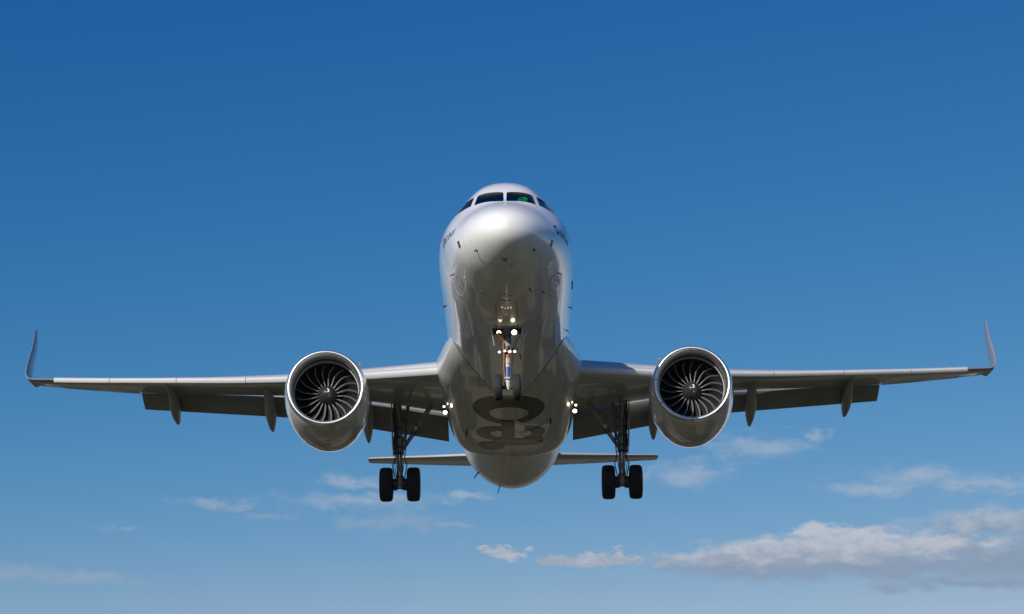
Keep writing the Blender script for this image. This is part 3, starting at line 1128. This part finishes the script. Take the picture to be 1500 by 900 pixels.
# ------------------------------------------------------------------ engines
def make_engine():
    """built round its own axis: origin at the lip centre, Y aft"""
    eb = MB()
    outer = [(0.02, 1.20), (0.10, 1.245), (0.25, 1.285), (0.5, 1.325), (0.9, 1.36), (1.4, 1.375), (1.9, 1.355), (2.4, 1.30), (2.8, 1.23), (3.2, 1.13), (3.45, 1.05), (3.45, 1.01)]
    outer = [(a, r * 0.985) for a, r in outer]
    eb.revolve(outer[1:], n=96)
    # bypass duct back wall, core cowl and plug
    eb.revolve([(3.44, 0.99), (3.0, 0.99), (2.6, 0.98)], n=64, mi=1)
    droop = lambda b_: [(p[0], p[1], p[2] - 0.062 * max(0.0, p[1] - 0.35) ** 1.15) for p in b_.v]
    eb.v = droop(eb)
    nac = eb.build('engine_nacelle', ['cowl', 'liner_dark_shaded'], root, sharp=40, fix=False)
    lb = MB()
    lip = []
    for k in range(25):
        t = k / 24
        a = rad(-78) + (rad(100) - rad(-78)) * t
        # half round edge between the outside and the throat
        lip.append((0.145 - 0.145 * math.cos(a) ** 1 if math.cos(a) > 0 else 0.145 + 0.05 * (-math.cos(a)), 1.152 - 0.083 * math.sin(a)))
    prof = [(0.16, 1.2465), (0.10, 1.2285)] + [(0.07, 1.2165), (0.045, 1.207), (0.025, 1.196), (0.01, 1.182), (0.002, 1.167), (0.0, 1.152), (0.004, 1.137), (0.014, 1.12), (0.03, 1.105), (0.055, 1.09), (0.09, 1.075), (0.14, 1.06), (0.20, 1.05)]
    lb.revolve(prof, n=96)
    global LIP
    LIP = prof
    lb.build('inlet_lip', 'lip', nac, sharp=60, fix=False)
    ib = MB()
    ib.revolve([(0.20, 1.05), (0.30, 1.04), (0.38, 1.035)], n=96, mi=0)
    ib.revolve([(0.38, 1.035), (0.55, 1.03), (0.64, 1.032)], n=96, mi=2)  # dark band: shade from the lip put into the liner colour
    ib.revolve([(0.64, 1.032), (0.645, 1.010), (0.80, 1.010), (0.805, 1.036)], n=96, mi=1)
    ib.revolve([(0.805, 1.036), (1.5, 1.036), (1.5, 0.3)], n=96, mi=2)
    ib.build('inlet_duct', ['liner', 'case_ring', 'liner_dark_shaded'], nac, sharp=40, fix=False)
    # core nozzle and plug
    cb = MB()
    cb.revolve([(2.6, 0.80), (3.2, 0.76), (3.8, 0.62), (4.15, 0.52), (4.15, 0.49), (3.9, 0.5)], n=48)
    cb.revolve([(3.9, 0.40), (4.2, 0.34), (4.6, 0.16), (4.8, 0.02)], n=40)
    cb.v = droop(cb)
    cb.build('exhaust_nozzle', 'hot_metal', nac, fix=False)
    # spinner
    sb = MB()
    YF = 0.95
    prof = []
    for k in range(17):
        t = k / 16
        prof.append((YF - 0.36 + 0.40 * t, max(0.004, 0.30 * (1 - (1 - t) ** 1.9) ** 0.62)))
    sb.revolve(prof, n=48, cap0=True)
    sp = sb.build('spinner', 'spinner', nac, sharp=60)
    wb = MB()
    # comma painted on the cone
    vs, fs2 = [], []
    for i in range(13):
        t = i / 12
        th = rad(-10) + t * rad(95)
        for q in (-1, 1):
            rr = 0.028 + 0.11 * t
            wv = 0.034 * math.sin(PI * min(1, 0.12 + t * 0.88)) ** 0.7
            r2 = rr + q * wv
            r2 = max(r2, 0.003)
            # depth on the cone at that radius
            lo_, hi_ = 0.0, 1.0
            for _ in range(24):
                m_ = (lo_ + hi_) / 2
                if 0.30 * (1 - (1 - m_) ** 1.9) ** 0.62 < r2:
                    lo_ = m_
                else:
                    hi_ = m_
            vs.append((r2 * math.cos(th), YF - 0.36 + 0.40 * lo_ - 0.006, r2 * math.sin(th)))
    for i in range(12):
        fs2.append((2 * i, 2 * i + 1, 2 * i + 3, 2 * i + 2))
    wb.add(vs, fs2)
    wb.build('spinner_swirl', 'swirl', nac)
    # one fan blade, then its nineteen copies
    bb = MB()
    NR, NC = 12, 8
    front, back = [], []
    for i in range(NR + 1):
        t = i / NR
        r = 0.29 + (1.012 - 0.29) * t
        stag = rad(26 + 36 * t ** 0.9)
        ch = 0.30 + 0.16 * math.sin(PI * min(1, t * 0.9 + 0.1))
        lean = -0.085 * math.sin(PI * t) + 0.10 * t ** 2          # tangential bow of the leading edge, radians
        yle = YF + 0.02 - 0.05 * math.sin(PI * t) + 0.06 * t ** 3
        rf, rb = [], []
        for j in range(NC + 1):
            u = j / NC
            d = u * ch
            camber = 0.10 * ch * math.sin(PI * u)
            tang = d * math.sin(stag) - camber * math.cos(stag)
            ax = d * math.cos(stag) + camber * math.sin(stag)
            th = lean + tang / r
            hw = (0.013 - 0.006 * t) * (0.55 + 1.2 * math.sin(PI * min(1, 0.15 + u * 0.85)))
            for lst, k in ((rf, -1), (rb, 1)):
                lst.append((r * math.sin(th + k * hw * math.cos(stag) / r), yle + ax + k * hw * math.sin(stag) * -1, r * math.cos(th + k * hw * math.cos(stag) / r)))
        front.append(rf)
        back.append(rb)
    rings = [rf + rb[::-1] for rf, rb in zip(front, back)]
    n_ = len(rings[0])
    bb.loft(rings, mif=lambda i, j: 1 if (j == 0 or j >= n_ - 2) else 0)
    blade = bb.build('fan_blade', ['blade', 'blade_edge'], nac, sharp=50)
    for k in range(1, 20):
        c = blade.copy()
        col.objects.link(c)
        c.parent = nac
        c.rotation_euler = (0, 2 * PI * k / 20, 0)
    return nac


def chine(nac, sg):
    """strake on the inboard shoulder of the nacelle"""
    b_ = MB()
    a = rad(130) if sg > 0 else rad(50)
    d = Vector((math.cos(a), 0, math.sin(a)))
    t = Vector((-math.sin(a), 0, math.cos(a)))
    p = [d * 1.30 + Vector((0, 0.75, 0)), d * 1.58 + Vector((0, 1.35, 0)), d * 1.58 + Vector((0, 1.75, 0)), d * 1.30 + Vector((0, 2.0, 0))]
    b_.plate([q - t * 0.012 for q in p], t * 0.024)
    b_.build('nacelle_strake', 'slat', nac)


def pylon(sg):
    b_ = MB(sg < 0)
    rg = []
    for s, z0, z1, w in ((12.0, -1.0, -0.84, 0.05), (12.8, -1.2, -0.70, 0.16), (14.0, -1.3, -0.55, 0.20), (15.4, -1.35, -0.62, 0.20), (16.8, -1.30, -0.8, 0.16), (18.0, -1.05, -0.85, 0.04)):
        rg.append([(5.75 - w, s, z0), (5.75 + w, s, z0), (5.75 + w, s, z1), (5.75 + w * .5, s, z1 + .05), (5.75 - w * .5, s, z1 + .05), (5.75 - w, s, z1)])
    b_.loft(rg)
    b_.build('engine_pylon', 'wing', root, sharp=30)


E_Z, E_S = -2.17, 10.9
eng = make_engine()
eng.location = (5.75, E_S, E_Z)
eng.rotation_euler = (0, 0, rad(-2.4))
eng2 = copy_tree(eng, root)
eng2.location = (-5.75, E_S, E_Z)
eng2.rotation_euler = (0, 0, rad(2.4))
for k in eng2.children:
    if k.name.startswith('fan_blade'):
        k.rotation_euler[1] += rad(7)
# joints between the lip segments, plain to see on one engine only
for deg in (90, 173, 212, 268, 4):
    b_ = MB()
    vs = []
    for a_, r_ in LIP:
        for q in (-0.011, 0.011):
            th = rad(deg) + q
            rr_ = r_ + (0.004 if r_ > 1.15 else -0.004)
            vs.append((rr_ * math.cos(th), a_ - 0.004, rr_ * math.sin(th)))
    b_.add(vs, [(2 * i, 2 * i + 1, 2 * i + 3, 2 * i + 2) for i in range(len(LIP) - 1)])
    b_.build('lip_joint', 'seam', eng)
chine(eng, 1)
chine(eng2, -1)
pylon(1)
pylon(-1)


# ------------------------------------------------------------------ landing gear
def wheel(name, parent, x, s, z, r, w, rim):
    b_ = MB()
    prof = [(-w * 0.36, rim), (-w * 0.46, rim * 1.08), (-w * 0.5, r * 0.80), (-w * 0.47, r * 0.90), (-w * 0.38, r * 0.965), (-w * 0.26, r * 0.99), (-w * 0.20, r), (-w * 0.19, r * 0.985), (-w * 0.165, r * 0.985), (-w * 0.155, r), (-w * 0.02, r), (-w * 0.012, r * 0.985), (w * 0.012, r * 0.985), (w * 0.02, r),
            (w * 0.155, r), (w * 0.165, r * 0.985), (w * 0.19, r * 0.985), (w * 0.20, r), (w * 0.26, r * 0.99), (w * 0.38, r * 0.965), (w * 0.47, r * 0.90), (w * 0.5, r * 0.80), (w * 0.46, rim * 1.08), (w * 0.36, rim)]
    b_.revolve(prof, 'X', 56)
    b_.revolve([(-w * 0.36, rim), (-w * 0.34, rim * 0.88), (-w * 0.22, rim * 0.8), (-w * 0.20, rim * 0.35), (-w * 0.30, rim * 0.3), (-w * 0.30, 0.01)], 'X', 32, mi=1)
    b_.revolve([(w * 0.36, rim), (w * 0.34, rim * 0.88), (w * 0.22, rim * 0.8), (w * 0.20, rim * 0.35), (w * 0.30, rim * 0.3), (w * 0.30, 0.01)], 'X', 32, mi=1)
    ob = b_.build(name, ['tyre', 'hub'], parent, sharp=40, fix=True)
    ob.location = (x, s, z)
    return ob


# --- nose gear
NS, NZ = 5.07, -3.845
b_ = MB()
b_.tube([(0, 5.42, -1.75), (0, 5.27, -2.35), (0, 5.22, -2.62)], [0.10, 0.10, 0.095], 20, 0)        # outer cylinder
b_.tube([(0, 5.22, -2.62), (0, 5.20, -2.74)], [0.125, 0.125], 20, 1)                                   # steering collar
b_.tube([(0, 5.20, -2.74), (0, 5.17, -2.98)], [0.088, 0.088], 20, 6)
b_.tube([(0, 5.17, -2.98), (0, 5.155, -3.14)], [0.10, 0.10], 20, 4)                                    # tan sleeve
b_.tube([(0, 5.155, -3.14), (0, 5.14, -3.24)], [0.075, 0.08], 20, 2)
b_.tube([(0, 5.14, -3.24), (0, 5.09, -3.68)], [0.082, 0.082], 20, 5)                                   # lower sleeve
b_.tube([(0, 5.09, -3.66), (0, NS, NZ + 0.06), (0, NS, NZ - 0.08)], [0.08, 0.085, 0.06], 16, 2)
b_.tube([(-0.24, NS, NZ), (0.24, NS, NZ)], 0.05, 14, 1)                                                # axle
for sx in (-1, 1):
    b_.tube([(sx * 0.065, 5.3, -2.75), (sx * 0.05, 5.58, -3.08)], [0.030, 0.024], 8, 0)               # torque links
    b_.tube([(sx * 0.05, 5.58, -3.08), (sx * 0.065, 5.2, -3.55)], [0.024, 0.030], 8, 0)
    b_.tube([(sx * 0.16, 5.24, -2.66), (sx * 0.30, 5.24, -2.66)], 0.05, 12, 1)                        # steering actuators
    b_.tube([(sx * 0.10, 5.3, -2.2), (sx * 0.30, 5.5, -1.9)], 0.035, 10, 1)                            # trunnion arms
b_.tube([(0, 5.23, -2.52), (-0.10, 5.12, -2.42), (-0.26, 5.0, -2.24)], [0.04, 0.045, 0.05], 10, 6)     # drag strut, red-orange
b_.tube([(0.0, 5.2, -2.55), (-0.08, 5.13, -2.47)], [0.06, 0.05], 10, 2)
b_.box((0, 5.15, -2.22), (0.22, 0.12, 0.14), mi=3)                                                     # lamp carrier
b_.box((0, 5.10, -2.19), (0.62, 0.05, 0.04), mi=3)
for sx, rr, mi in ((-0.095, 0.016, 6), (-0.07, 0.013, 3), (0.085, 0.014, 3), (0.1, 0.010, 1)):
    b_.tube([(sx * 0.9, 5.15, -2.3), (sx * 1.25, 5.08, -2.6), (sx, 5.05, -2.9), (sx * 1.15, 5.04, -3.2), (sx * 0.9, 5.03, -3.5), (sx * 0.7, 5.0, -3.74)], rr, 8, mi)
for zz in (-2.78, -2.84, -2.9, -2.95):
    b_.tube([(0, 5.19, zz), (0, 5.188, zz - 0.025)], [0.098, 0.098], 18, 6)
for zz in (-3.58, -3.70):
    b_.tube([(-0.07, NS - 0.05, zz), (0.07, NS - 0.05, zz)], 0.03, 10, 2)
nose_gear = b_.build('nose_gear', ['strut', 'dark_metal', 'strut_pale', 'probe', 'tan', 'blue', 'orange'], root, sharp=40)
wheel('nose_wheel', nose_gear, -0.265, NS, NZ, 0.385, 0.225, 0.17)
wheel('nose_wheel', nose_gear, 0.265, NS, NZ, 0.385, 0.225, 0.17)


def gear_lamp(x, s, z, r, mat, name):
    b_ = MB()
    b_.revolve([(0.10, r * 0.35), (0.07, r * 0.8), (0.0, r * 1.08), (-0.02, r * 1.08), (-0.02, r * 0.96)], n=24, mi=0)
    b_.revolve([(-0.012, r * 0.96), (-0.022, r * 0.6), (-0.026, 0.003)], n=24, mi=1)
    o = b_.build(name, ['dark_metal', mat], nose_gear, sharp=50)
    o.location = (x, s, z)
    return o


gear_lamp(-0.235, 5.03, -2.225, 0.064, 'lamp', 'takeoff_light')
gear_lamp(0.205, 5.03, -2.225, 0.08, 'lamp', 'takeoff_light')
for x, dz, r in ((-0.225, -0.01, 0.042), (-0.07, 0.02, 0.036), (0.075, 0.0, 0.044), (0.215, 0.0, 0.042)):
    gear_lamp(x, 5.02, -2.80 + dz, r, 'lamp_small', 'turnoff_light')
# the bay behind the closed front doors, with its two small doors hanging open
b_ = MB()
pts = []
for s in (5.28, 5.42, 5.58, 5.75):
    for x in (-0.42, -0.2, 0.0, 0.2, 0.42):
        pts.append((x, s, on_fus(x, s, -3).z - 0.004))
b_.add(pts, [(5 * i + j, 5 * i + j + 1, 5 * i + j + 6, 5 * i + j + 5) for i in range(3) for j in range(4)])
b_.build('gear_bay', 'well', fuselage)
for sx in (-1, 1):
    b_ = MB()
    top_ = [Vector((sx * 0.45, 5.3, -1.95)), Vector((sx * 0.45, 6.35, -1.97))]
    low_ = [Vector((sx * 0.40, 6.25, -2.36)), Vector((sx * 0.36, 5.55, -2.46)), Vector((sx * 0.41, 5.33, -2.22))]
    b_.plate(top_ + low_, (sx * 0.025, 0, 0))
    b_.build('nose_gear_door', 'white', fuselage, bevel=0.006)
    # seams of the closed front doors
    b_ = MB()
    vs = []
    for i in range(15):
        s = 3.3 + 2.0 * i / 14
        for x in (0.462, 0.484):
            p = on_fus(sx * x, s, -3)
            vs.append(p + Vector((0, 0, -0.004)))
    b_.add(vs, [(2 * i, 2 * i + 1, 2 * i + 3, 2 * i + 2) for i in range(14)])
    b_.build('door_seam', 'black', fuselage)
b_ = MB()
vs = []
for i in range(17):
    x = -0.5 + i / 16
    for s in (5.26, 5.30):
        vs.append(on_fus(x, s + 0.06 * (1 - (2 * x) ** 2) * 0 , -3) + Vector((0, 0, -0.006)))
b_.add(vs, [(2 * i, 2 * i + 1, 2 * i + 3, 2 * i + 2) for i in range(16)])
b_.build('door_seam', 'black', fuselage)


# --- main gear
def make_main_gear(sg):
    b_ = MB(sg < 0)
    X, S, Z = 3.795, 17.71, -3.785
    b_.tube([(X + 0.10, S - 0.25, -0.95), (X + 0.03, S - 0.08, -2.2)], [0.15, 0.145], 22, 0)               # main fitting
    b_.tube([(X + 0.03, S - 0.08, -2.2), (X + 0.02, S - 0.05, -2.75)], [0.165, 0.155], 22, 0)
    b_.tube([(X + 0.02, S - 0.05, -2.75), (X, S, -3.6)], [0.085, 0.085], 18, 2)                              # piston
    b_.tube([(X, S, -3.12), (X, S, -3.35)], [0.135, 0.11], 18, 0)
    b_.tube([(X, S, -3.5), (X, S, Z + 0.02), (X, S, Z - 0.14)], [0.13, 0.16, 0.11], 18, 0)                   # axle fork
    b_.tube([(X - 0.46, S, Z), (X + 0.46, S, Z)], 0.075, 16, 1)
    for q in (-1, 1):
        b_.tube([(X + q * 0.10, S, Z), (X + q * 0.23, S, Z)], [0.20, 0.21], 20, 1)                           # brakes
        for k in range(6):
            a = 2 * PI * k / 6 + 0.3
            b_.tube([(X + q * 0.06, S + 0.15 * math.cos(a), Z + 0.15 * math.sin(a)), (X + q * 0.14, S + 0.16 * math.cos(a), Z + 0.16 * math.sin(a))], 0.035, 8, 3)
        b_.tube([(X + q * 0.07, S - 0.14, -2.74), (X + q * 0.05, S - 0.46, -3.12)], [0.045, 0.03], 8, 0)     # torque links
        b_.tube([(X + q * 0.05, S - 0.46, -3.12), (X + q * 0.07, S - 0.12, -3.56)], [0.03, 0.045], 8, 0)
    # side stay, folding, with its lock links
    b_.tube([(2.72, S - 0.2, -1.05), (3.28, S - 0.12, -1.95)], [0.085, 0.075], 14, 0)
    b_.tube([(3.28, S - 0.12, -1.95), (X - 0.06, S - 0.07, -2.62)], [0.075, 0.065], 14, 0)
    b_.tube([(3.20, S - 0.17, -1.80), (3.36, S - 0.14, -2.08)], 0.10, 12, 3)
    b_.tube([(3.28, S - 0.10, -1.95), (X - 0.1, S - 0.14, -1.35)], [0.035, 0.03], 10, 0)
    b_.tube([(3.0, S - 0.1, -1.5), (3.45, S - 0.1, -1.25)], 0.025, 8, 0)
    # retraction jack
    b_.tube([(X - 0.25, S + 0.15, -1.0), (X - 0.16, S + 0.02, -2.3)], [0.07, 0.05], 12, 0)
    # hoses and clips
    for dx, ds, rr, mi in ((0.17, -0.17, 0.022, 3), (-0.18, -0.16, 0.020, 3), (0.06, -0.23, 0.016, 4), (-0.07, -0.24, 0.018, 3), (0.12, -0.22, 0.012, 1)):
        b_.tube([(X + dx * 1.2 + 0.08, S + ds - 0.2, -1.2), (X + dx, S + ds - 0.05, -1.8), (X + dx * 1.2, S + ds - 0.04, -2.4), (X + dx * 0.9, S + ds, -2.9), (X + dx * 1.4, S + ds - 0.12, -3.2), (X + dx * 0.9, S + ds * 0.8, -3.6)], rr, 8, mi)
    for zz in (-1.5, -1.85, -2.15, -2.5, -2.7):
        b_.tube([(X + 0.05, S - 0.12, zz), (X + 0.05, S - 0.12, zz - 0.045)], [0.18, 0.18], 18, 1)
    b_.box((X - 0.02, S - 0.28, -1.72), (0.14, 0.08, 0.12), mi=5)
    b_.box((3.25, S - 0.24, -1.88), (0.12, 0.06, 0.14), mi=6)
    g = b_.build('main_gear', ['strut', 'dark_metal', 'chrome', 'probe', 'black', 'orange', 'strut_pale'], root, sharp=40)
    for q in (-1, 1):
        wheel('main_wheel', g, sg * (X + q * 0.465), S, Z, 0.585, 0.44, 0.28)
    # leg door, hung outboard along the leg
    d = MB(sg < 0)
    d.plate([(X + 0.26, S - 0.55, -1.05), (X + 0.30, S + 0.5, -1.0), (X + 0.29, S + 0.5, -2.2), (X + 0.22, S + 0.2, -2.75), (X + 0.20, S - 0.15, -2.75), (X + 0.24, S - 0.5, -2.0)], (0.035, 0, 0))
    d.build('leg_door', 'fairing_grey', g, bevel=0.008)
    return g


make_main_gear(1)
make_main_gear(-1)
